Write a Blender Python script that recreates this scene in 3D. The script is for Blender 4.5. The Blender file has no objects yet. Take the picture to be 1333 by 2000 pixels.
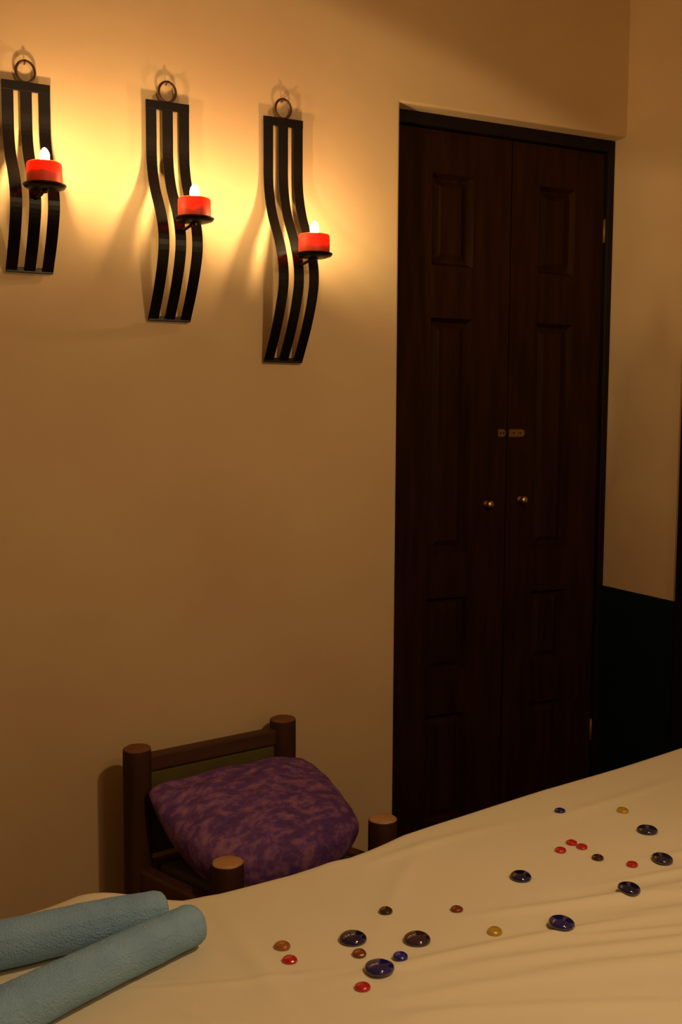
import bpy, bmesh, math, random
import numpy as np
from mathutils import Vector, Matrix

random.seed(4)
SC = bpy.context.scene
COL = SC.collection
R = math.radians

# ------------------------------------------------------------------ camera, world, light, exposure
def setup_camera():
    yaw, pitch, roll, f = R(25), R(5), R(0.33), 2000.0
    F = Vector((math.sin(yaw) * math.cos(pitch), math.cos(yaw) * math.cos(pitch), -math.sin(pitch)))
    R0 = Vector((math.cos(yaw), -math.sin(yaw), 0)); U0 = R0.cross(F)
    X = math.cos(roll) * R0 + math.sin(roll) * U0
    U = -math.sin(roll) * R0 + math.cos(roll) * U0
    m = Matrix(((X.x, U.x, -F.x, 0), (X.y, U.y, -F.y, 0), (X.z, U.z, -F.z, 0), (0, 0, 0, 1)))
    m.translation = Vector((0, 0, 1.3))
    cam = bpy.data.cameras.new('camera'); o = bpy.data.objects.new('camera', cam)
    COL.objects.link(o); o.matrix_world = m
    cam.sensor_fit = 'VERTICAL'; cam.sensor_height = 24.0; cam.lens = 24.0 * f / 2000.0
    cam.clip_start = 0.05
    SC.camera = o
setup_camera()

W = bpy.data.worlds.new('world'); SC.world = W; W.use_nodes = True
W.node_tree.nodes['Background'].inputs[0].default_value = (1.0, 0.7, 0.45, 1)
W.node_tree.nodes['Background'].inputs[1].default_value = 0.0
SC.view_settings.view_transform = 'Standard'
SC.view_settings.look = 'None'
SC.view_settings.gamma = 1.0
SC.view_settings.exposure = 0.0
SC.view_settings.use_curve_mapping = False

def lamp(name, kind, loc, energy, color, size, target=None, spot=None, blend=0.1):
    l = bpy.data.lights.new(name, kind); l.energy = energy; l.color = color
    if kind in ('POINT', 'SPOT'): l.shadow_soft_size = size
    else: l.size = size
    if kind == 'SPOT': l.spot_size = spot; l.spot_blend = blend
    o = bpy.data.objects.new(name, l); COL.objects.link(o); o.location = loc
    if target is not None:
        o.rotation_euler = (Vector(target) - Vector(loc)).to_track_quat('-Z', 'Y').to_euler()
    return o
FLAME = 620.0                                  # strength of each candle flame
P = Vector((0.85, 0.5, 1.85)); AX = Vector((-0.135, 0.592, -0.794))
lamp('bedside_lamp', 'SPOT', P, 25.0, (1.0, 0.66, 0.34), 0.03, P + AX, R(141), 0.06)      # shaded lamp over the bed
lamp('added_fill', 'POINT', (0.9, -1.0, 2.45), 17.0, (1.0, 0.605, 0.30), 0.15)  # unseen warm fill, added behind the camera to lift the lower back wall

# ------------------------------------------------------------------ materials
def mat(name, base, rough=0.6, spec=0.5, metal=0.0, noise=None, bump=None, **kw):
    """noise = (scale, colour2, lo, hi[, stretch]); bump = (scale, strength, distance[, stretch])"""
    m = bpy.data.materials.new(name); m.use_nodes = True
    nt = m.node_tree; b = nt.nodes['Principled BSDF']
    b.inputs['Base Color'].default_value = (*base, 1); b.inputs['Roughness'].default_value = rough
    b.inputs['Specular IOR Level'].default_value = spec; b.inputs['Metallic'].default_value = metal
    for k, v in kw.items():
        b.inputs[k.replace('_', ' ')].default_value = v
    tc = nt.nodes.new('ShaderNodeTexCoord')
    def ntex(scale, stretch, detail=6):
        mp = nt.nodes.new('ShaderNodeMapping'); mp.inputs['Scale'].default_value = stretch or (1, 1, 1)
        nt.links.new(tc.outputs['Object'], mp.inputs[0])
        n = nt.nodes.new('ShaderNodeTexNoise'); n.inputs['Scale'].default_value = scale
        n.inputs['Detail'].default_value = detail; nt.links.new(mp.outputs[0], n.inputs['Vector'])
        return n
    if noise:
        n = ntex(noise[0], noise[4] if len(noise) > 4 else None)
        r = nt.nodes.new('ShaderNodeValToRGB')
        r.color_ramp.elements[0].position = noise[2]; r.color_ramp.elements[0].color = (*base, 1)
        r.color_ramp.elements[1].position = noise[3]; r.color_ramp.elements[1].color = (*noise[1], 1)
        nt.links.new(n.outputs['Fac'], r.inputs[0]); nt.links.new(r.outputs[0], b.inputs['Base Color'])
    if bump:
        n = ntex(bump[0], bump[3] if len(bump) > 3 else None)
        bp = nt.nodes.new('ShaderNodeBump'); bp.inputs['Strength'].default_value = bump[1]
        bp.inputs['Distance'].default_value = bump[2]
        nt.links.new(n.outputs['Fac'], bp.inputs['Height']); nt.links.new(bp.outputs[0], b.inputs['Normal'])
    return m

M = {}
M['plaster'] = mat('cream_plaster', (0.74, 0.58, 0.34), 0.85, 0.2, noise=(2.2, (0.68, 0.50, 0.30), 0.35, 0.7), bump=(9, 0.25, 0.01))
M['plaster_r'] = mat('cream_plaster_side', (0.74, 0.58, 0.34), 0.85, 0.2, noise=(2.2, (0.66, 0.48, 0.29), 0.35, 0.7), bump=(5, 0.35, 0.02))
M['ceiling'] = mat('ceiling_plaster', (0.6, 0.5, 0.38), 0.9, 0.2)
M['floor'] = mat('dark_floor', (0.03, 0.02, 0.015), 0.6, 0.3, noise=(6, (0.05, 0.03, 0.02), 0.3, 0.7))
M['teal'] = mat('dark_teal_paint', (0.004, 0.017, 0.017), 0.7, 0.15, noise=(7, (0.003, 0.013, 0.014), 0.3, 0.7))
M['wood'] = mat('walnut_stain', (0.032, 0.0105, 0.0012), 0.6, 0.10, noise=(6, (0.016, 0.005, 0.0008), 0.35, 0.7, (6, 6, 0.6)), bump=(14, 0.15, 0.004, (8, 8, 0.6)))
M['wood_dark'] = mat('walnut_stain_dark', (0.010, 0.005, 0.007), 0.55, 0.2, noise=(6, (0.006, 0.003, 0.004), 0.35, 0.7, (6, 6, 0.6)))
M['brass'] = mat('old_brass', (0.75, 0.48, 0.18), 0.35, 0.5, 1.0)
M['hinge'] = mat('dull_hinge_brass', (0.30, 0.17, 0.05), 0.55, 0.4, 0.6)
M['iron'] = mat('black_iron', (0.0035, 0.0025, 0.0025), 0.36, 0.30, 0.0, bump=(60, 0.15, 0.001))
M['ringiron'] = mat('ring_iron', (0.05, 0.022, 0.014), 0.45, 0.5, 0.3)
M['sheet'] = mat('cream_cotton', (0.76, 0.72, 0.56), 0.85, 0.15, noise=(3.5, (0.72, 0.68, 0.52), 0.3, 0.7), bump=(900, 0.12, 0.0005))
M['mattress'] = mat('mattress_ticking', (0.6, 0.55, 0.45), 0.9, 0.1)
M['bedwood'] = mat('bed_wood', (0.06, 0.03, 0.015), 0.5, 0.3)
M['towel'] = mat('blue_terry', (0.27, 0.47, 0.72), 0.95, 0.05, noise=(26, (0.22, 0.40, 0.64), 0.35, 0.65), bump=(420, 0.9, 0.003))
M['bark'] = mat('brown_log', (0.072, 0.030, 0.013), 0.65, 0.2, noise=(8, (0.042, 0.018, 0.009), 0.3, 0.7, (3, 3, 0.5)), bump=(30, 0.3, 0.003, (3, 3, 0.4)))
M['endgrain'] = mat('pale_end_grain', (0.66, 0.40, 0.19), 0.6, 0.3, noise=(40, (0.52, 0.30, 0.14), 0.3, 0.7), bump=(90, 0.3, 0.001))
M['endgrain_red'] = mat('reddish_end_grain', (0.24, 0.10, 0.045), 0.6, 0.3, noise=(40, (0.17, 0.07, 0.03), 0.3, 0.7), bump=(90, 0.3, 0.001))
M['rail'] = mat('reddish_brown_rail', (0.10, 0.040, 0.022), 0.55, 0.35, noise=(8, (0.07, 0.028, 0.016), 0.3, 0.7, (0.5, 3, 3)))
M['olive'] = mat('olive_cloth', (0.13, 0.115, 0.035), 0.9, 0.1, noise=(20, (0.10, 0.09, 0.03), 0.3, 0.7), bump=(300, 0.3, 0.001))

def purple_mat():
    m = mat('mottled_purple_cloth', (0.2, 0.08, 0.24), 0.7, 0.25, bump=(160, 0.3, 0.001))
    nt = m.node_tree; b = nt.nodes['Principled BSDF']
    tc = nt.nodes.new('ShaderNodeTexCoord')
    mp = nt.nodes.new('ShaderNodeMapping'); mp.inputs['Scale'].default_value = (1.0, 2.0, 1.0)
    nt.links.new(tc.outputs['Object'], mp.inputs[0])
    n = nt.nodes.new('ShaderNodeTexNoise'); n.inputs['Scale'].default_value = 30; n.inputs['Detail'].default_value = 4
    n.inputs['Roughness'].default_value = 0.62; n.inputs['Distortion'].default_value = 0.1
    nt.links.new(mp.outputs[0], n.inputs['Vector'])
    r = nt.nodes.new('ShaderNodeValToRGB'); e = r.color_ramp.elements
    e[0].position = 0.26; e[0].color = (0.085, 0.045, 0.20, 1)
    e[1].position = 0.74; e[1].color = (0.40, 0.19, 0.20, 1)
    x = e.new(0.47); x.color = (0.15, 0.065, 0.26, 1)
    x = e.new(0.57); x.color = (0.26, 0.12, 0.33, 1)
    nt.links.new(n.outputs['Fac'], r.inputs[0]); nt.links.new(r.outputs[0], b.inputs['Base Color'])
    return m
M['purple'] = purple_mat()

M['wax'] = mat('red_wax', (0.78, 0.085, 0.035), 0.5, 0.4, Subsurface_Weight=1.0, Subsurface_Scale=0.018)
M['wax'].node_tree.nodes['Principled BSDF'].inputs['Subsurface Radius'].default_value = (1.0, 0.32, 0.10)
M['wick'] = mat('charred_wick', (0.02, 0.015, 0.01), 0.9, 0.1)
def emit(name, col, s):
    m = bpy.data.materials.new(name); m.use_nodes = True; nt = m.node_tree; nt.nodes.clear()
    e = nt.nodes.new('ShaderNodeEmission'); e.inputs[0].default_value = (*col, 1); e.inputs[1].default_value = s
    o = nt.nodes.new('ShaderNodeOutputMaterial'); nt.links.new(e.outputs[0], o.inputs[0]); return m
M['flame'] = emit('candle_flame', (1.0, 0.62, 0.26), FLAME)

def glass(name, col, trans, rough=0.10, bump=None):
    return mat(name, col, rough, 0.6, Transmission_Weight=trans, IOR=1.5, Coat_Weight=1.0, Coat_Roughness=0.025,
               **({} if not bump else {}), bump=bump)
M['g_night'] = glass('midnight_blue_glass', (0.006, 0.006, 0.050), 0.0)
M['g_indigo'] = glass('indigo_glass', (0.012, 0.010, 0.13), 0.0)
M['g_grey'] = glass('blue_grey_glass', (0.016, 0.017, 0.05), 0.0)
M['g_brown'] = glass('smoky_brown_glass', (0.035, 0.016, 0.035), 0.0)
M['g_red'] = glass('red_glass', (0.72, 0.012, 0.022), 0.45, 0.08, (220, 0.5, 0.002))
M['g_amber'] = glass('amber_glass', (0.50, 0.17, 0.03), 0.45, 0.10, (220, 0.6, 0.002))
M['g_rust'] = glass('rust_glass', (0.25, 0.055, 0.012), 0.35, 0.08, (220, 0.5, 0.002))
M['g_dark'] = glass('dark_brown_glass', (0.035, 0.018, 0.008), 0.2, 0.06, (160, 0.3, 0.002))
M['g_maroon'] = glass('dark_maroon_glass', (0.05, 0.010, 0.010), 0.1, 0.06)
M['g_yellow'] = glass('yellow_glass', (0.75, 0.50, 0.02), 0.55, 0.10, (220, 0.6, 0.002))
M['g_cobalt'] = glass('cobalt_glass', (0.006, 0.012, 0.25), 0.0, 0.25)
M['g_navy'] = glass('navy_glass', (0.006, 0.006, 0.10), 0.0, 0.15)

# ------------------------------------------------------------------ mesh helpers
def link(name, me, material=None, parent=None, smooth=False):
    o = bpy.data.objects.new(name, me); COL.objects.link(o)
    if material: me.materials.append(material)
    if smooth:
        for p in me.polygons: p.use_smooth = True
    if parent: o.parent = parent
    return o
def from_bm(name, bm, material, parent=None, smooth=False, bevel=0, bseg=2, recalc=True):
    if recalc: bmesh.ops.recalc_face_normals(bm, faces=bm.faces)
    me = bpy.data.meshes.new(name); bm.to_mesh(me); bm.free()
    o = link(name, me, material, parent, smooth)
    if bevel:
        md = o.modifiers.new('bevel', 'BEVEL'); md.width = bevel; md.segments = bseg; md.limit_method = 'ANGLE'
    return o
def box(bm, x0, x1, y0, y1, z0, z1):
    v = [bm.verts.new(p) for p in ((x0,y0,z0),(x1,y0,z0),(x1,y1,z0),(x0,y1,z0),(x0,y0,z1),(x1,y0,z1),(x1,y1,z1),(x0,y1,z1))]
    for f in ((0,3,2,1),(4,5,6,7),(0,1,5,4),(1,2,6,5),(2,3,7,6),(3,0,4,7)): bm.faces.new([v[i] for i in f])
def boxes(name, lst, material, parent=None, bevel=0, bseg=2):
    bm = bmesh.new()
    for b in lst: box(bm, *b)
    return from_bm(name, bm, material, parent, bevel=bevel, bseg=bseg)
def lathe(name, prof, seg, material, parent=None, smooth=True, warp=None):
    """prof = list of (radius, z); closed with centre points when radius 0"""
    bm = bmesh.new(); rings = []
    for r, z in prof:
        if r <= 1e-6: rings.append([bm.verts.new((0, 0, z))])
        else:
            rings.append([bm.verts.new(((r * math.cos(a)) * (warp(a) if warp else 1), (r * math.sin(a)) * (warp(a) if warp else 1), z))
                          for a in [2 * math.pi * i / seg for i in range(seg)]])
    for a, b in zip(rings, rings[1:]):
        for i in range(seg):
            j = (i + 1) % seg
            if len(a) == 1 and len(b) == 1: continue
            if len(a) == 1: bm.faces.new((a[0], b[i], b[j]))
            elif len(b) == 1: bm.faces.new((a[i], a[j], b[0]))
            else: bm.faces.new((a[i], a[j], b[j], b[i]))
    return from_bm(name, bm, material, parent, smooth)
def tube(name, pts, rad, material, parent=None, seg=10, closed=False):
    pts = [Vector(p) for p in pts]; n = len(pts); bm = bmesh.new(); rings = []
    for i, p in enumerate(pts):
        if closed: t = (pts[(i + 1) % n] - pts[i - 1]).normalized()
        else: t = (pts[min(i + 1, n - 1)] - pts[max(i - 1, 0)]).normalized()
        up = Vector((0, 1, 0)) if abs(t.y) < 0.9 else Vector((0, 0, 1))
        a = t.cross(up).normalized(); b = a.cross(t).normalized()
        rings.append([bm.verts.new(p + rad * (math.cos(2*math.pi*k/seg) * a + math.sin(2*math.pi*k/seg) * b)) for k in range(seg)])
    m = n if closed else n - 1
    for i in range(m):
        r0, r1 = rings[i], rings[(i + 1) % n]
        for k in range(seg): bm.faces.new((r0[k], r0[(k+1) % seg], r1[(k+1) % seg], r1[k]))
    if not closed: bm.faces.new(rings[0][::-1]); bm.faces.new(rings[-1])
    return from_bm(name, bm, material, parent, True)
def empty(name, loc, rz=0):
    o = bpy.data.objects.new(name, None); COL.objects.link(o); o.location = loc; o.rotation_euler = (0, 0, rz)
    o.empty_display_size = 0.1; return o
def tag(o, label, cat, group=None):
    o['label'] = label; o['category'] = cat
    if group: o['group'] = group
    return o
def struct(o): o['kind'] = 'structure'; return o

# ------------------------------------------------------------------ setting
WY = 2.44; XR = 2.053; OX = 1.302; OZ = 2.136; CE = 2.95
def wall_poly(name, pts, y0, y1, material):
    bm = bmesh.new()
    a = [bm.verts.new((x, y0, z)) for x, z in pts]; b = [bm.verts.new((x, y1, z)) for x, z in pts]
    bm.faces.new(a); bm.faces.new(b[::-1])
    for i in range(len(pts)):
        j = (i + 1) % len(pts); bm.faces.new((a[j], a[i], b[i], b[j]))
    return from_bm(name, bm, material, bevel=0.006, bseg=3)
struct(wall_poly('wall_back', [(-1.92, -0.02), (OX, -0.02), (OX, OZ), (XR + 0.02, OZ), (XR + 0.02, CE + 0.02), (-1.92, CE + 0.02)], WY, WY + 0.12, M['plaster']))
DY0, DY1 = 1.25, 2.16           # opening of the second door in the right wall
bm = bmesh.new()
box(bm, XR, XR + 0.15, DY1, 2.75, 0, CE); box(bm, XR, XR + 0.15, DY0, DY1, 2.12, CE); box(bm, XR, XR + 0.15, -2.4, DY0, 0, CE)
struct(from_bm('wall_right', bm, M['plaster_r']))
struct(boxes('wall_left', [(-2.05, -1.9, -2.4, WY + 0.12, 0, CE)], M['plaster']))
struct(boxes('wall_front', [(-2.05, XR + 0.15, -2.55, -2.4, 0, CE)], M['plaster']))
struct(boxes('ceiling', [(-2.05, XR + 0.15, -2.55, 2.75, CE, CE + 0.1)], M['ceiling']))
struct(boxes('floor', [(-2.05, XR + 0.15, -2.55, 2.75, -0.1, 0)], M['floor']))
struct(boxes('trim_1', [(XR - 0.006, XR, DY1 + 0.001, 2.498, 0, 0.805)], M['teal'], bevel=0.002))
# closet doors in the recess
d1 = struct(empty('door_1', (1.68, 2.5, 0)))
def dp(name, lst, m, parent=d1, bevel=0.0, off=(1.68, 2.5)):
    return boxes(name, [(a - off[0], b - off[0], c - off[1], d - off[1], e, f) for a, b, c, d, e, f in lst], m, parent, bevel)
dp('door_frame', [(OX, OX + 0.022, 2.488, 2.56, 0, OZ), (XR - 0.022, XR, 2.488, 2.56, 0, OZ),
                  (OX + 0.022, XR - 0.022, 2.488, 2.56, OZ - 0.034, OZ)], M['wood_dark'], bevel=0.003)
pan = [(0.14, 0.46), (0.58, 0.80), (0.93, 1.592), (1.735, 1.985)]
def leaf(x0, x1, px0, px1):
    yf, yb = 2.505, 2.541
    l = [(x0, px0, yf, yb, 0.008, 2.099), (px1, x1, yf, yb, 0.008, 2.099)]
    zz = [0.008] + [v for p in pan for v in p] + [2.099]
    for i in range(0, len(zz), 2): l.append((px0, px1, yf, yb, zz[i], zz[i + 1]))
    lf = dp('door_leaf', l, M['wood'])
    for z0, z1 in pan:
        bm = bmesh.new(); yo = 2.5
        f0, f1, f2 = yf + 0.022, yf + 0.022, yf + 0.010
        rects = [(px0, px1, z0, z1, yf + 0.001), (px0 + 0.010, px1 - 0.010, z0 + 0.010, z1 - 0.010, yf + 0.019),
                 (px0 + 0.018, px1 - 0.018, z0 + 0.018, z1 - 0.018, yf + 0.019), (px0 + 0.034, px1 - 0.034, z0 + 0.034, z1 - 0.034, yf + 0.011)]
        rv = [[bm.verts.new((x - 1.68, y - yo, z)) for x, z in ((a, c), (b, c), (b, d), (a, d))] for a, b, c, d, y in rects]
        for r0, r1 in zip(rv, rv[1:]):
            for k in range(4): bm.faces.new((r0[k], r0[(k+1) % 4], r1[(k+1) % 4], r1[k]))
        bm.faces.new(rv[-1])
        from_bm('panel', bm, M['wood'], lf)
    return lf
l1 = leaf(OX + 0.024, 1.698, 1.440, 1.574)
l2 = leaf(1.702, XR - 0.024, 1.797, 1.925)
def knob(x, z, lf):
    k = lathe('knob', [(0, 0), (0.011, 0), (0.011, 0.003), (0.005, 0.006), (0.005, 0.012), (0.010, 0.018), (0.0115, 0.023), (0.008, 0.028), (0, 0.030)], 20, M['brass'], lf)
    k.rotation_euler = (math.pi / 2, 0, 0); k.location = (x - 1.68, 0.005, z)
knob(1.633, 1.067, l1); knob(1.750, 1.077, l2)
def plate(name, x0, x1, z, lf):
    bm = bmesh.new(); pts = []
    h = 0.011; n = 8
    pts = [(x0, z - h), (x1 - h, z - h)] + [(x1 - h + h * math.sin(t), z - h * math.cos(t)) for t in [math.pi * (i + 1) / n for i in range(n - 1)]] + [(x1 - h, z + h), (x0, z + h)]
    a = [bm.verts.new((x - 1.68, 0.0025, zz)) for x, zz in pts]; b = [bm.verts.new((x - 1.68, 0.0048, zz)) for x, zz in pts]
    bm.faces.new(a); bm.faces.new(b[::-1])
    for i in range(len(pts)):
        j = (i + 1) % len(pts); bm.faces.new((a[j], a[i], b[i], b[j]))
    p = from_bm(name, bm, M['brass'], lf)
    for sx in (0.3, 0.72):
        s = lathe('screw', [(0, 0), (0.0028, 0), (0.0022, 0.0014), (0, 0.0018)], 10, M['wood_dark'], p)
        s.rotation_euler = (math.pi / 2, 0, 0); s.location = (x0 + (x1 - x0) * sx - 1.68, 0.0025, z)
plate('latch_plate', 1.706, 1.760, 1.272, l2)
plate('latch_keeper', 1.668, 1.694, 1.272, l1)
for z in (0.35, 1.874):
    h = lathe('hinge', [(0, -0.034), (0.0045, -0.034), (0.0045, 0.034), (0, 0.034)], 12, M['hinge'], l2)
    h.location = (2.030 - 1.68, 0.0005, z)
# second door: dark frame standing in the right wall, mostly beyond the picture's edge
d2 = struct(empty('door_2', (XR, (DY0 + DY1) / 2, 0)))
yo = (DY0 + DY1) / 2
boxes('door_frame', [(-0.02, 0.09, DY1 - 0.05 - yo, DY1 - yo, 0, 2.12), (-0.02, 0.09, DY0 - yo, DY0 + 0.05 - yo, 0, 2.12),
                     (-0.02, 0.09, DY0 + 0.05 - yo, DY1 - 0.05 - yo, 2.07, 2.12)], M['wood_dark'], d2, bevel=0.003)
boxes('door_leaf', [(0.02, 0.06, DY0 + 0.053 - yo, DY1 - 0.053 - yo, 0.01, 2.067)], M['wood'], d2, bevel=0.003)

# ------------------------------------------------------------------ sconces, nails and candles
TOPZ = 2.046
def smooth_curve(keys, t):
    ks = sorted(keys)
    for (a, va), (b, vb) in zip(ks, ks[1:]):
        if t <= b:
            u = (t - a) / (b - a)
            i = ks.index((a, va)); j = i + 1
            m0 = (vb - ks[max(i-1, 0)][1]) / (b - ks[max(i-1, 0)][0]) if i else 0
            m1 = (ks[min(j+1, len(ks)-1)][1] - va) / (ks[min(j+1, len(ks)-1)][0] - a) if j < len(ks) - 1 else (vb - va) / (b - a)
            h = b - a
            return (2*u**3-3*u*u+1)*va + (u**3-2*u*u+u)*h*m0 + (-2*u**3+3*u*u)*vb + (u**3-u*u)*h*m1
    return ks[-1][1]
PROF = [(0.0, 0.015), (0.14, 0.015), (0.28, 0.018), (0.40, 0.042), (0.53, 0.092), (0.63, 0.116), (0.72, 0.114), (0.86, 0.074), (1.0, 0.015)]
def out(t): return smooth_curve(PROF, t)
def bar(x, L, parent, w=0.0252, th=0.0035, x_off=0.0):
    N = 44; bm = bmesh.new(); rings = []
    for i in range(N + 1):
        t = i / N; o = out(t); d = 0.004
        do = (out(min(t + d, 1)) - out(max(t - d, 0))) / ((min(t + d, 1) - max(t - d, 0)) * L)
        n = Vector((0, -1, do)).normalized() * (th / 2)          # strip normal in the y-z plane
        c = Vector((0, -o, TOPZ - t * L - 1.5))
        rings.append([bm.verts.new((x - w/2, c.y + n.y, c.z - n.z * -1)), bm.verts.new((x + w/2, c.y + n.y, c.z + n.z)),
                      bm.verts.new((x + w/2, c.y - n.y, c.z - n.z)), bm.verts.new((x - w/2, c.y - n.y, c.z - n.z))])
    for r0, r1 in zip(rings, rings[1:]):
        for k in range(4): bm.faces.new((r0[k], r0[(k+1) % 4], r1[(k+1) % 4], r1[k]))
    bm.faces.new(rings[0]); bm.faces.new(rings[-1][::-1])
    return from_bm('bar', bm, M['iron'], parent, bevel=0.0008, bseg=2)
SN = [(0.352, 0.412, 1.7875, 0.012, 'shortest black iron three-bar wall sconce, nearest the left picture edge'),
      (0.674, 0.505, 1.7475, 0.016, 'middle-length black iron three-bar wall sconce, between the other two'),
      (0.967, 0.594, 1.6905, 0.016, 'longest black iron three-bar wall sconce, nearest the dark door')]
CL = ['lit red candle on the shortest sconce, nearest the left picture edge',
      'lit red candle on the middle sconce of the three', 'lit red candle on the longest sconce, nearest the dark door']
NL = ['nail in the wall inside the ring of the shortest sconce', 'nail in the wall inside the ring of the middle sconce', 'nail in the wall inside the ring of the longest sconce']
TO = 0.172
for i, (cx, L, tz, dx, lab) in enumerate(SN):
    root = empty('wall_sconce', (cx, WY, 1.5)); tag(root, lab, 'wall sconce', 'black iron wall sconces with red candles')
    for s in (-1, 0, 1): bar(s * 0.0395, L, root)
    boxes('top_crossbar', [(-0.0522, 0.0522, -0.0180, -0.0120, TOPZ - 1.5 - 0.018, TOPZ - 1.5 + 0.002)], M['iron'], root, bevel=0.0008)
    boxes('bottom_crossbar', [(-0.0515, 0.0515, -0.0190, -0.0110, TOPZ - 1.5 - L - 0.003, TOPZ - 1.5 - L + 0.009)], M['iron'], root, bevel=0.0015)
    rc = TOPZ + 0.0245 - 1.5
    tube('ring', [(0.0205 * math.cos(a), -0.0150, rc + 0.0235 * math.sin(a)) for a in [2*math.pi*k/36 for k in range(36)]], 0.0029, M['ringiron'], root, 8, True)
    tr = lathe('tray', [(0, -0.002), (0.030, -0.002), (0.041, 0.0015), (0.0445, 0.006), (0.0445, 0.0075), (0.040, 0.004), (0.030, 0.0006), (0, 0.0006)], 48, M['iron'], root)
    tr.location = (dx, -TO, tz - 1.5)
    # arm that carries the tray from the middle bar
    t_att = (TOPZ - (tz - 0.012)) / L
    ya = -out(t_att)
    tube('tray_arm', [(0, ya, tz - 1.512), (dx * 0.4, ya - 0.02, tz - 1.511), (dx * 0.8, -TO + 0.02, tz - 1.506), (dx, -TO, tz - 1.5025)], 0.0035, M['iron'], root, 8)
    lathe('tray_rivet', [(0, -0.010), (0.005, -0.009), (0.006, -0.002), (0, -0.002)], 14, M['iron'], root).location = (dx, -TO, tz - 1.5)
    # nail
    nz = TOPZ + 0.0245 + 0.0235 - 0.0040
    nl = tube('nail', [(0, 0.012, 0), (0, -0.021, 0.0015)], 0.0013, M['ringiron'], None, 8)
    hd = lathe('nail_head', [(0, 0), (0.0035, 0), (0.0035, 0.0012), (0, 0.0016)], 12, M['ringiron'], nl)
    hd.rotation_euler = (math.pi / 2, 0, 0); hd.location = (0, -0.021, 0.0015)
    nl.location = (cx, WY, nz); tag(nl, NL[i], 'nail', 'nails holding the sconces')
    # candle
    ch = (0.051, 0.049, 0.050)[i]; cr = 0.0365
    wobble = lambda a, i=i: 1 + 0.012 * math.sin(2 * a + i) + 0.008 * math.sin(5 * a + 2 * i)
    c = lathe('candle', [(0, 0), (cr * 0.985, 0), (cr, 0.002), (cr * 1.01, ch * 0.5), (cr, ch - 0.003), (cr - 0.002, ch), (cr - 0.005, ch - 0.001),
                         (cr - 0.012, ch - 0.006), (cr * 0.4, ch - 0.009), (0, ch - 0.009)], 48, M['wax'], None, True, wobble)
    c.location = (cx + dx, WY - TO, tz + 0.0009); tag(c, CL[i], 'candle', 'red candles on the sconces')
    wk = tube('wick', [(0, 0, ch - 0.010), (0.0006, 0, ch - 0.004), (0.0016, 0, ch + 0.003)], 0.0009, M['wick'], c, 8)
    fl = lathe('flame', [(0, 0), (0.0050, 0.001), (0.0085, 0.005), (0.0104, 0.011), (0.0106, 0.017), (0.0090, 0.0235), (0.0062, 0.0285), (0.0030, 0.032), (0, 0.0335)], 20, M['flame'], c)
    fl.location = (0.0008, 0, ch - 0.0010); fl['label'] = 'bright white-yellow flame'

# ------------------------------------------------------------------ bed and sheet
BZ = 0.66
EDGE = [(-1.2, 1.33), (-0.3, 1.345), (0.0, 1.35), (0.181, 1.352), (0.242, 1.352), (0.32, 1.335), (0.37, 1.309), (0.42, 1.308), (0.534, 1.322),
        (0.600, 1.334), (0.632, 1.334), (0.66, 1.343), (0.748, 1.379), (0.879, 1.409), (1.065, 1.453), (1.268, 1.493), (1.481, 1.539), (1.75, 1.60), (1.95, 1.64)]
ex = np.array([e[0] for e in EDGE]); ey = np.array([e[1] for e in EDGE])
RIDGE = [  # x0,y0,x1,y1,height,width : folds pulled across the sheet
    (0.52, 1.02, 1.05, 0.985, .0035, .010), (0.62, 0.985, 1.10, 0.90, .004, .012), (0.74, 1.085, 1.12, 1.02, .0035, .010),
    (0.86, 1.06, 1.30, 1.03, .004, .013), (0.88, 1.01, 1.20, 0.97, .003, .009), (0.70, 0.94, 1.15, 0.84, .004, .012),
    (0.55, 0.955, 0.95, 0.87, .003, .010), (0.95, 0.93, 1.25, 0.93, .0035, .011), (0.60, 1.14, 0.74, 1.30, .002, .014),
    (0.40, 1.02, 0.42, 1.20, .003, .016), (0.44, 1.0, 0.40, 1.15, .002, .010), (0.66, 1.29, 0.86, 1.335, .0025, .012),
    (0.20, 1.04, 0.33, 0.98, .003, .007), (0.28, 1.09, 0.42, 1.05, .0025, .007), (0.16, 1.16, 0.24, 1.14, .003, .006),
    (0.33, 0.93, 0.52, 0.90, .003, .012), (0.15, 0.97, 0.40, 0.85, .003, .010), (0.30, 1.03, 0.36, 0.95, .0025, .006),
    (1.00, 1.32, 1.30, 1.36, .002, .014), (1.05, 1.13, 1.35, 1.10, .0025, .010), (0.95, 1.09, 1.4, 1.06, .0025, .008),
    (0.78, 0.99, 1.2, 0.90, .003, .007), (0.9, 0.89, 1.3, 0.86, .004, .012), (0.5, 0.93, 0.85, 0.80, .003, .010)]
rs = np.random.RandomState(3)
WV = [(rs.uniform(2, 9), rs.uniform(4, 13), rs.uniform(0, 6.3)) for _ in range(8)]
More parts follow.
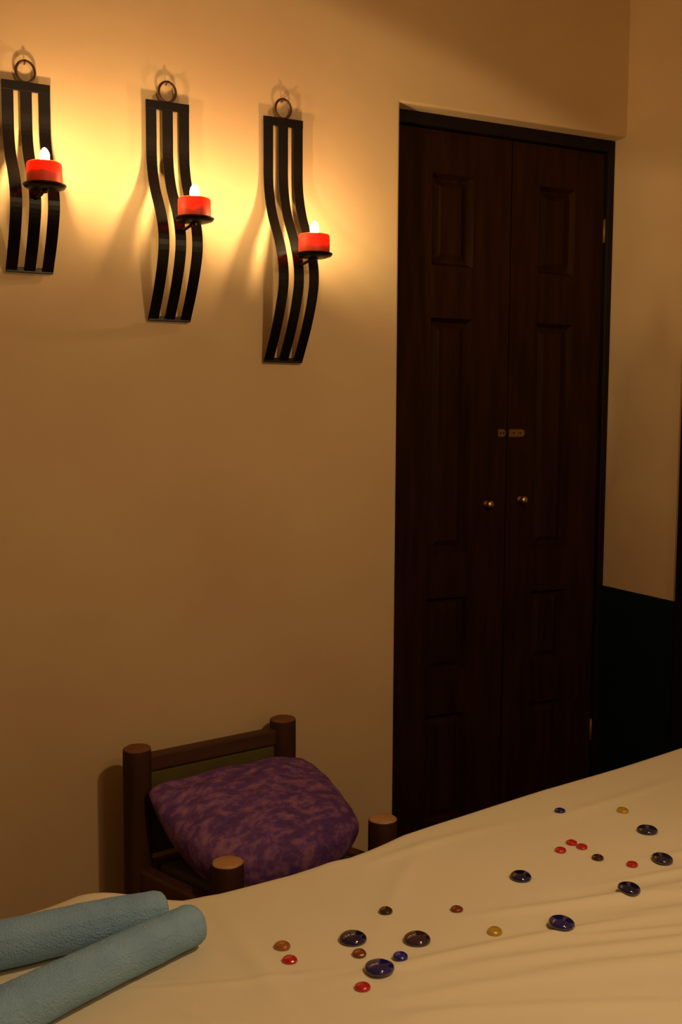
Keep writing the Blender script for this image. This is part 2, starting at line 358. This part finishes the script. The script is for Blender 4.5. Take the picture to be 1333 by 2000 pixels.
def sheet_h(x, y):
    x = np.asarray(x, float); y = np.asarray(y, float); z = np.zeros_like(x + y)
    for kx, ky, ph in WV: z = z + 0.0006 * np.sin(kx * x + ky * y + ph)
    for x0, y0, x1, y1, h, w in RIDGE:
        dx, dy = x1 - x0, y1 - y0; L = math.hypot(dx, dy)
        u = ((x - x0) * dx + (y - y0) * dy) / L; v = (-(x - x0) * dy + (y - y0) * dx) / L
        v = v + 0.018 * np.sin(u * 5.0 + x0 * 9) * (u / L)
        env = 1 / (1 + np.exp(-(u) / 0.03)) / (1 + np.exp((u - L) / 0.05))
        vv = v / w
        z = z + h * 1.25 * env * np.exp(-vv * vv) * np.where(vv > 0, 1, 1)
    z = z + 0.016 * np.exp(-((x - 0.265) / 0.06) ** 2 - ((y - 1.33) / 0.05) ** 2)      # bunched cloth behind the towels
    z = z + 0.004 * np.exp(-((x - 0.62) / 0.05) ** 2 - ((y - 1.325) / 0.03) ** 2)
    return z
def sheet_z(x, y):
    return BZ + float(sheet_h(x, y))
def build_sheet():
    xs = np.concatenate([np.linspace(-1.2, 0.05, 40)[:-1], np.linspace(0.05, 1.6, 330)[:-1], np.linspace(1.6, 1.95, 20)])
    us = np.concatenate([np.linspace(-0.75, 0.72, 30)[:-1], np.linspace(0.72, 1.0, 60)[:-1]])
    nx = len(xs); rows = []
    e = np.interp(xs, ex, ey)
    # smooth the edge a little
    rr = 0.028
    ys0 = np.concatenate([np.linspace(-0.75, 0.80, 32)[:-1], np.linspace(0.80, 1.0, 40)[:-1]])
    fr = np.linspace(0, 1, 130)
    verts = []
    for y0 in ys0:
        y = np.full(nx, y0); verts.append(np.stack([xs, y, BZ + sheet_h(xs, y)], 1))
    for q in fr:
        y = 1.0 + (e - rr - 1.0) * q
        verts.append(np.stack([xs, y, BZ + sheet_h(xs, y)], 1))
    hz = sheet_h(xs, e - rr)
    for a in np.linspace(0, math.pi / 2, 9)[1:]:
        verts.append(np.stack([xs, e - rr + rr * math.sin(a), BZ + hz - rr * (1 - math.cos(a))], 1))
    fold = 0.010 * np.sin(xs * 34 + 0.6 * np.sin(xs * 9))
    for k in range(1, 13):
        s = k / 12
        verts.append(np.stack([xs, e + fold * s + 0.012 * s, BZ + hz - rr - 0.42 * s], 1))
    n = len(verts); V = np.concatenate(verts)
    idx = np.arange(n * nx).reshape(n, nx)
    Fq = np.stack([idx[:-1, :-1], idx[:-1, 1:], idx[1:, 1:], idx[1:, :-1]], -1).reshape(-1, 4)
    me = bpy.data.meshes.new('bed_sheet'); me.from_pydata(V.tolist(), [], Fq.tolist())
    o = link('bed_sheet', me, M['sheet'], None, True)
    return tag(o, 'cream cotton sheet spread over the bed, softly creased, strewn with glass gems', 'bed sheet')
build_sheet()
bed = tag(empty('bed', (0.4, 0.3, 0)), 'bed under the cream sheet, standing in front of the log chair', 'bed')
def poly_slab(name, pts, z0, z1, m, parent, off, bevel=0):
    bm = bmesh.new()
    a = [bm.verts.new((x - off[0], y - off[1], z0)) for x, y in pts]; b = [bm.verts.new((x - off[0], y - off[1], z1)) for x, y in pts]
    bm.faces.new(a[::-1]); bm.faces.new(b)
    for i in range(len(pts)):
        j = (i + 1) % len(pts); bm.faces.new((a[i], a[j], b[j], b[i]))
    return from_bm(name, bm, m, parent, bevel=bevel)
hull = [(-1.15, -0.72), (1.9, -0.72), (1.9, 1.56), (1.48, 1.47), (0.85, 1.335), (0.62, 1.26), (-1.15, 1.25)]
poly_slab('mattress', hull, 0.42, 0.645, M['mattress'], bed, (0.4, 0.3), 0.02)
inner = [(-1.1, -0.68), (1.86, -0.68), (1.86, 1.48), (0.60, 1.20), (-1.1, 1.19)]
poly_slab('bed_base', inner, 0.26, 0.42, M['bedwood'], bed, (0.4, 0.3), 0.004)
for x, y in ((-1.02, -0.6), (1.78, -0.6), (1.78, 1.38), (-1.02, 1.11)):
    boxes('leg', [(x - 0.44, x - 0.36, y - 0.34, y - 0.26, 0, 0.26)], M['bedwood'], bed, bevel=0.004)

# ------------------------------------------------------------------ glass gems strewn on the sheet
LG, SM = 'large glass gems on the sheet', 'small glass gems on the sheet'
GEMS = [  # x, y, diameter, material, label
    (0.531, 1.097, .0345, 'g_night', 'large midnight-blue glass gem touching the small rust gem', LG),
    (0.527, 1.017, .0350, 'g_indigo', 'large indigo glass gem nearest the picture bottom, above a red gem', LG),
    (0.603, 1.063, .0335, 'g_brown', 'large smoky brown-violet glass gem right of the indigo and midnight ones', LG),
    (0.787, 1.016, .0345, 'g_indigo', 'large violet-blue glass gem alone right of the yellow gem', LG),
    (0.928, 1.053, .0315, 'g_night', 'large near-black glass gem below the lone small red gem, near the right edge', LG),
    (0.824, 1.158, .0315, 'g_night', 'large dark blue glass gem alone in the middle of the strewn trail', LG),
    (1.099, 1.210, .0325, 'g_grey', 'large blue-grey glass gem farthest back on the sheet, below the yellow gem', LG),
    (1.045, 1.117, .0320, 'g_grey', 'large blue-grey glass gem at the right picture edge', LG),
    (0.441, 1.083, .0185, 'g_red', 'small red glass gem beside the amber gem, nearest the towels', SM),
    (0.494, 0.994, .0185, 'g_red', 'small red glass gem nearest the picture bottom', SM),
    (0.445, 1.117, .0205, 'g_amber', 'small amber glass gem behind the leftmost red gem', SM),
    (0.523, 1.062, .0185, 'g_rust', 'small rust-brown glass gem in front of the midnight-blue gem', SM),
    (0.563, 1.032, .0190, 'g_cobalt', 'small cobalt blue glass gem between two large gems', SM),
    (0.602, 1.145, .0185, 'g_dark', 'small dark brown glass gem nearest the bed edge on the left half', SM),
    (0.691, 1.113, .0170, 'g_rust', 'small brown glass gem between the dark brown and yellow gems', SM),
    (0.703, 1.041, .0200, 'g_yellow', 'small yellow glass gem left of the violet-blue large gem', SM),
    (1.023, 1.332, .0180, 'g_navy', 'small navy glass gem nearest the far bed edge', SM),
    (1.121, 1.293, .0200, 'g_yellow', 'small yellow glass gem near the far bed edge', SM),
    (0.930, 1.207, .0180, 'g_red', 'small red glass gem left of the two touching red gems', SM),
    (0.962, 1.222, .0175, 'g_red', 'rear one of the two touching small red glass gems', SM),
    (0.967, 1.2035, .0175, 'g_red', 'front one of the two touching small red glass gems', SM),
    (0.964, 1.163, .0185, 'g_maroon', 'small dark maroon glass gem right of the touching red pair', SM),
    (0.995, 1.124, .0175, 'g_red', 'small red glass gem alone between the maroon and large grey gems', SM)]
for i, (x, y, d, m, lab, g) in enumerate(GEMS):
    r = d / 2; h = r * (0.62 if d > 0.03 else 0.74)
    prof = [(0, 0)] + [(r * 0.78, 0.0)]
    for k in range(1, 4):
        a = k / 4 * math.pi / 2; prof.append((r * (0.78 + 0.22 * math.sin(a)), h * 0.26 * (1 - math.cos(a))))
    for k in range(0, 13):
        a = k / 13 * math.pi / 2; prof.append((r * math.cos(a) ** 0.9, h * 0.26 + h * 0.74 * math.sin(a)))
    prof.append((0, h))
    ph = random.uniform(0, 6.28); am = random.uniform(0.015, 0.04)
    o = lathe('glass_gem', prof, 36, M[m], None, True, lambda a: 1 + am * math.cos(2 * a + ph) + 0.012 * math.cos(3 * a + 2 * ph))
    hc = [sheet_z(x + 0.7 * r * math.cos(a), y + 0.7 * r * math.sin(a)) for a in [k * math.pi / 4 for k in range(8)]]
    o.location = (x, y, max(hc) - 0.0006)
    o.rotation_euler = (random.uniform(-.04, .04), random.uniform(-.04, .04), random.uniform(0, 6.28))
    tag(o, lab, 'glass gem', g)

# ------------------------------------------------------------------ rolled towels
def towel(pts, rads, label, seed, tipf=0.9):
    """pts: centre line from the off-picture end to the tip; a spiral-rolled terry towel"""
    P = [Vector(p) for p in pts]
    rnd = np.random.RandomState(seed)
    # resample with Catmull-Rom
    S = []; RR = []
    ns = 26
    for i in range(len(P) - 1):
        p0, p1, p2, p3 = P[max(i-1, 0)], P[i], P[i+1], P[min(i+2, len(P)-1)]
        for k in range(ns):
            t = k / ns
            S.append(0.5 * ((2*p1) + (-p0+p2)*t + (2*p0-5*p1+4*p2-p3)*t*t + (-p0+3*p1-3*p2+p3)*t**3))
            RR.append(rads[i] + (rads[i+1] - rads[i]) * t)
    S.append(P[-1]); RR.append(rads[-1]); n = len(S); seg = 72
    verts = []; faces = []
    waves = [(rnd.randint(1, 5), rnd.uniform(10, 60), rnd.uniform(0, 6.3), rnd.uniform(.3, 1)) for _ in range(10)]
    def frame(i):
        t = (S[min(i+1, n-1)] - S[max(i-1, 0)]).normalized()
        a = t.cross(Vector((0, 0, 1))).normalized(); return t, a, a.cross(t).normalized()
    def ring(c, a, b, r, s, damp=1.0):
        out = []
        for k in range(seg):
            th = 2 * math.pi * k / seg
            w = sum(am * math.sin(m * th + fr * s + ph) for m, fr, ph, am in waves) * 0.0050
            w += 0.010 * math.sin(1.0 * th + 90 * s + 3 * math.sin(30 * s)) * 0.6
            rr = r * (1 + w * 1.2 * damp + rnd.normal(0, 0.006))
            dz = math.sin(th)
            if dz < -0.55: rr *= 1 - 0.10 * (-dz - 0.55) / 0.45            # weight flattens the underside
            # free edge of the roll: a small step along the side
            st = (th - 0.6) % (2 * math.pi)
            rr *= 1 + 0.035 * (1 - st / (2 * math.pi))
            out.append(c + (math.cos(th) * a + dz * b) * rr)
        return out
    s = 0
    for i in range(n):
        t, a, b = frame(i)
        if i: s += (S[i] - S[i-1]).length
        verts += ring(S[i], a, b, RR[i], s)
    t, a, b = frame(n - 1); r = RR[-1]
    caps = [(0.90, 0.28), (0.74, 0.42), (0.58, 0.40), (0.52, 0.30), (0.46, 0.42), (0.34, 0.40), (0.27, 0.28), (0.2, 0.38), (0.08, 0.36)]
    for cr, cz in caps: verts += ring(S[-1] + t * r * cz, a, b, r * cr, s + cz * r, 0.6)
    nr = n + len(caps)
    for i in range(nr - 1):
        for k in range(seg):
            faces.append((i*seg + k, i*seg + (k+1) % seg, (i+1)*seg + (k+1) % seg, (i+1)*seg + k))
    faces.append(tuple(range(seg - 1, -1, -1))); faces.append(tuple((nr-1)*seg + k for k in range(seg)))
    base = Vector((P[-1].x, P[-1].y, BZ))
    me = bpy.data.meshes.new('rolled_towel'); me.from_pydata([tuple(v - base) for v in verts], [], faces)
    bm = bmesh.new(); bm.from_mesh(me); bmesh.ops.recalc_face_normals(bm, faces=bm.faces); bm.to_mesh(me); bm.free()
    o = link('rolled_towel', me, M['towel'], None, True); o.location = base
    return tag(o, label, 'towel', 'rolled blue towels')
towel([(-0.40, 1.155, .690), (-0.12, 1.185, .690), (0.06, 1.203, .6895), (0.16, 1.207, .689), (0.24, 1.214, .688), (0.315, 1.216, .687)],
      [.031, .0305, .0285, .0275, .027, .0255], 'rear one of two rolled pale blue towels, nearer the wall', 1)
towel([(-0.30, 0.90, .690), (-0.06, 0.985, .689), (0.10, 1.053, .688), (0.17, 1.087, .688), (0.25, 1.124, .687), (0.343, 1.166, .686)],
      [.031, .030, .0285, .0275, .0265, .0255], 'front one of two rolled pale blue towels, nearer the camera', 2)

# ------------------------------------------------------------------ log chair and its cushion
A = Vector((0.551, 2.289)); U = Vector((0.393, 0.078)).normalized(); V = Vector((0.120, -0.292)).normalized()
ang = math.atan2(U.y, U.x)
ch = tag(empty('log_chair', (A.x, A.y, 0), ang), 'low chair of brown log posts with pale sawn tops, by the wall', 'chair')
WB = 0.401; DP = 0.316; pr = 0.0335
def loc(x, y):                                     # world point -> chair frame
    d = Vector((x - A.x, y - A.y)); c, s = math.cos(ang), math.sin(ang)
    return (d.x * c + d.y * s, -d.x * s + d.y * c)
POSTS = [(*loc(0.551, 2.289), 0.55), (*loc(0.944, 2.367), 0.552), (*loc(0.671, 1.997), 0.374), (*loc(1.080, 2.074), 0.375)]
for k, (x, y, h) in enumerate(POSTS):
    wob = lambda a, k=k: 1 + 0.03 * math.sin(2 * a + k) + 0.015 * math.sin(5 * a + 2 * k)
    l = lathe('leg', [(0, 0), (pr * 1.04, 0), (pr * 1.02, h * .3), (pr * 0.99, h * .6), (pr, h * 0.9), (pr * 0.99, h - 0.006), (pr * 0.95, h - 0.002), (pr * 0.9, h - 0.002)], 28, M['bark'], ch, True, wob)
    l.location = (x, y, 0)
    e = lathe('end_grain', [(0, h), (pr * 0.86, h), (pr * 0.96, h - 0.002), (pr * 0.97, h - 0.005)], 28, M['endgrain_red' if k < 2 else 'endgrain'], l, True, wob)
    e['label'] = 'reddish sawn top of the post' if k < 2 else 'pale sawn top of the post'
def beam(name, p, q, z0, z1, th, m, inset=0.02, bevel=0.006):
    p = Vector(p); q = Vector(q); d = (q - p); L = d.length; d.normalize(); n = Vector((-d.y, d.x))
    p2 = p + d * inset; q2 = q - d * inset
    bm = bmesh.new(); c = [p2 - n*th/2, q2 - n*th/2, q2 + n*th/2, p2 + n*th/2]
    a = [bm.verts.new((*v, z0)) for v in c]; b = [bm.verts.new((*v, z1)) for v in c]
    bm.faces.new(a[::-1]); bm.faces.new(b)
    for i in range(4): bm.faces.new((a[i], a[(i+1) % 4], b[(i+1) % 4], b[i]))
    return from_bm(name, bm, m, ch, bevel=bevel, bseg=3)
p = [q[:2] for q in POSTS]
beam('back_rail', p[0], p[1], 0.490, 0.530, 0.030, M['rail'])
beam('back_panel', p[0], p[1], 0.290, 0.488, 0.020, M['olive'])
beam('seat_rail', p[0], p[1], 0.22, 0.27, 0.035, M['rail'])
beam('seat_rail', p[2], p[3], 0.22, 0.27, 0.035, M['rail'])
beam('side_rail', p[0], p[2], 0.22, 0.27, 0.035, M['rail'])
beam('side_rail', p[1], p[3], 0.22, 0.27, 0.035, M['rail'])
# seat pad in olive cloth
bm = bmesh.new()
sq = [(p[0][0] + .035, p[0][1] - .03), (p[1][0] - .035, p[1][1] - .03), (p[3][0] - .035, p[3][1] + .02), (p[2][0] + .035, p[2][1] + .02)]
a = [bm.verts.new((x, y, 0.235)) for x, y in sq]; b = [bm.verts.new((x, y, 0.275)) for x, y in sq]
bm.faces.new(a[::-1]); bm.faces.new(b)
for i in range(4): bm.faces.new((a[i], a[(i+1) % 4], b[(i+1) % 4], b[i]))
from_bm('seat_pad', bm, M['olive'], ch, bevel=0.012, bseg=3)
# cushion: pillow shape bilinear over a quad, dome above, flatter below
def cushion():
    Q = [(0.004, -0.050), (0.430, -0.045), (0.438, -0.272), (0.062, -0.262)]   # BL BR FR FL in the chair frame
    ZC = [0.458, 0.450, 0.348, 0.345]
    N = 48; bm = bmesh.new()
    rnd = np.random.RandomState(5)
    def pos(u, v, top):
        # superellipse pull-in of the sides
        k = 0.055
        uu = u + (0.5 - u) * k * (1 - (2*v-1)**2) * 1.0 if False else u
        x = (1-u)*(1-v)*Q[0][0] + u*(1-v)*Q[1][0] + u*v*Q[2][0] + (1-u)*v*Q[3][0]
        y = (1-u)*(1-v)*Q[0][1] + u*(1-v)*Q[1][1] + u*v*Q[2][1] + (1-u)*v*Q[3][1]
        z = (1-u)*(1-v)*ZC[0] + u*(1-v)*ZC[1] + u*v*ZC[2] + (1-u)*v*ZC[3]
        bx = max(0.0, 1 - abs(2*u-1)**7); by = max(0.0, 1 - abs(2*v-1)**6)
        d = (bx * by) ** 0.5
        sx = 0.020 * math.sin(math.pi * v) ** 0.6 if 0 < v < 1 else 0        # sides bulge outwards
        sy = (0.016 if v < 0.5 else 0.06) * math.sin(math.pi * u) ** 0.6 if 0 < u < 1 else 0
        x += (2*u-1) * sx; y -= (2*v-1) * sy
        w = 0.0035 * math.sin(17*u + 9*v) * d + 0.0025 * math.sin(31*v - 12*u + 1) * d
        if top: z += 0.030 * d + 0.030 * math.sin(math.pi*u) * math.sin(math.pi*v) + w
        else: z = z - 0.15 * (max(0.0, 1 - abs(2*u-1)**3.2) * max(0.0, 1 - abs(2*v-1)**3.2)) ** 0.65
        return Vector((x, y, max(z, 0.278)))
    g = {}
    for top in (1, 0):
        for i in range(N + 1):
            for j in range(N + 1):
                edge = i in (0, N) or j in (0, N)
                if edge and not top: g[(0, i, j)] = g[(1, i, j)]
                else: g[(top, i, j)] = bm.verts.new(pos(i / N, j / N, top))
    for top in (1, 0):
        for i in range(N):
            for j in range(N):
                f = (g[(top, i, j)], g[(top, i+1, j)], g[(top, i+1, j+1)], g[(top, i, j+1)])
                bm.faces.new(f if not top else f[::-1])
    o = from_bm('cushion', bm, M['purple'], None, True)
    o.location = (A.x, A.y, 0); o.rotation_euler = (0, 0, ang)
    return tag(o, 'plump mottled purple cushion lying on the low log chair', 'cushion')
cushion()
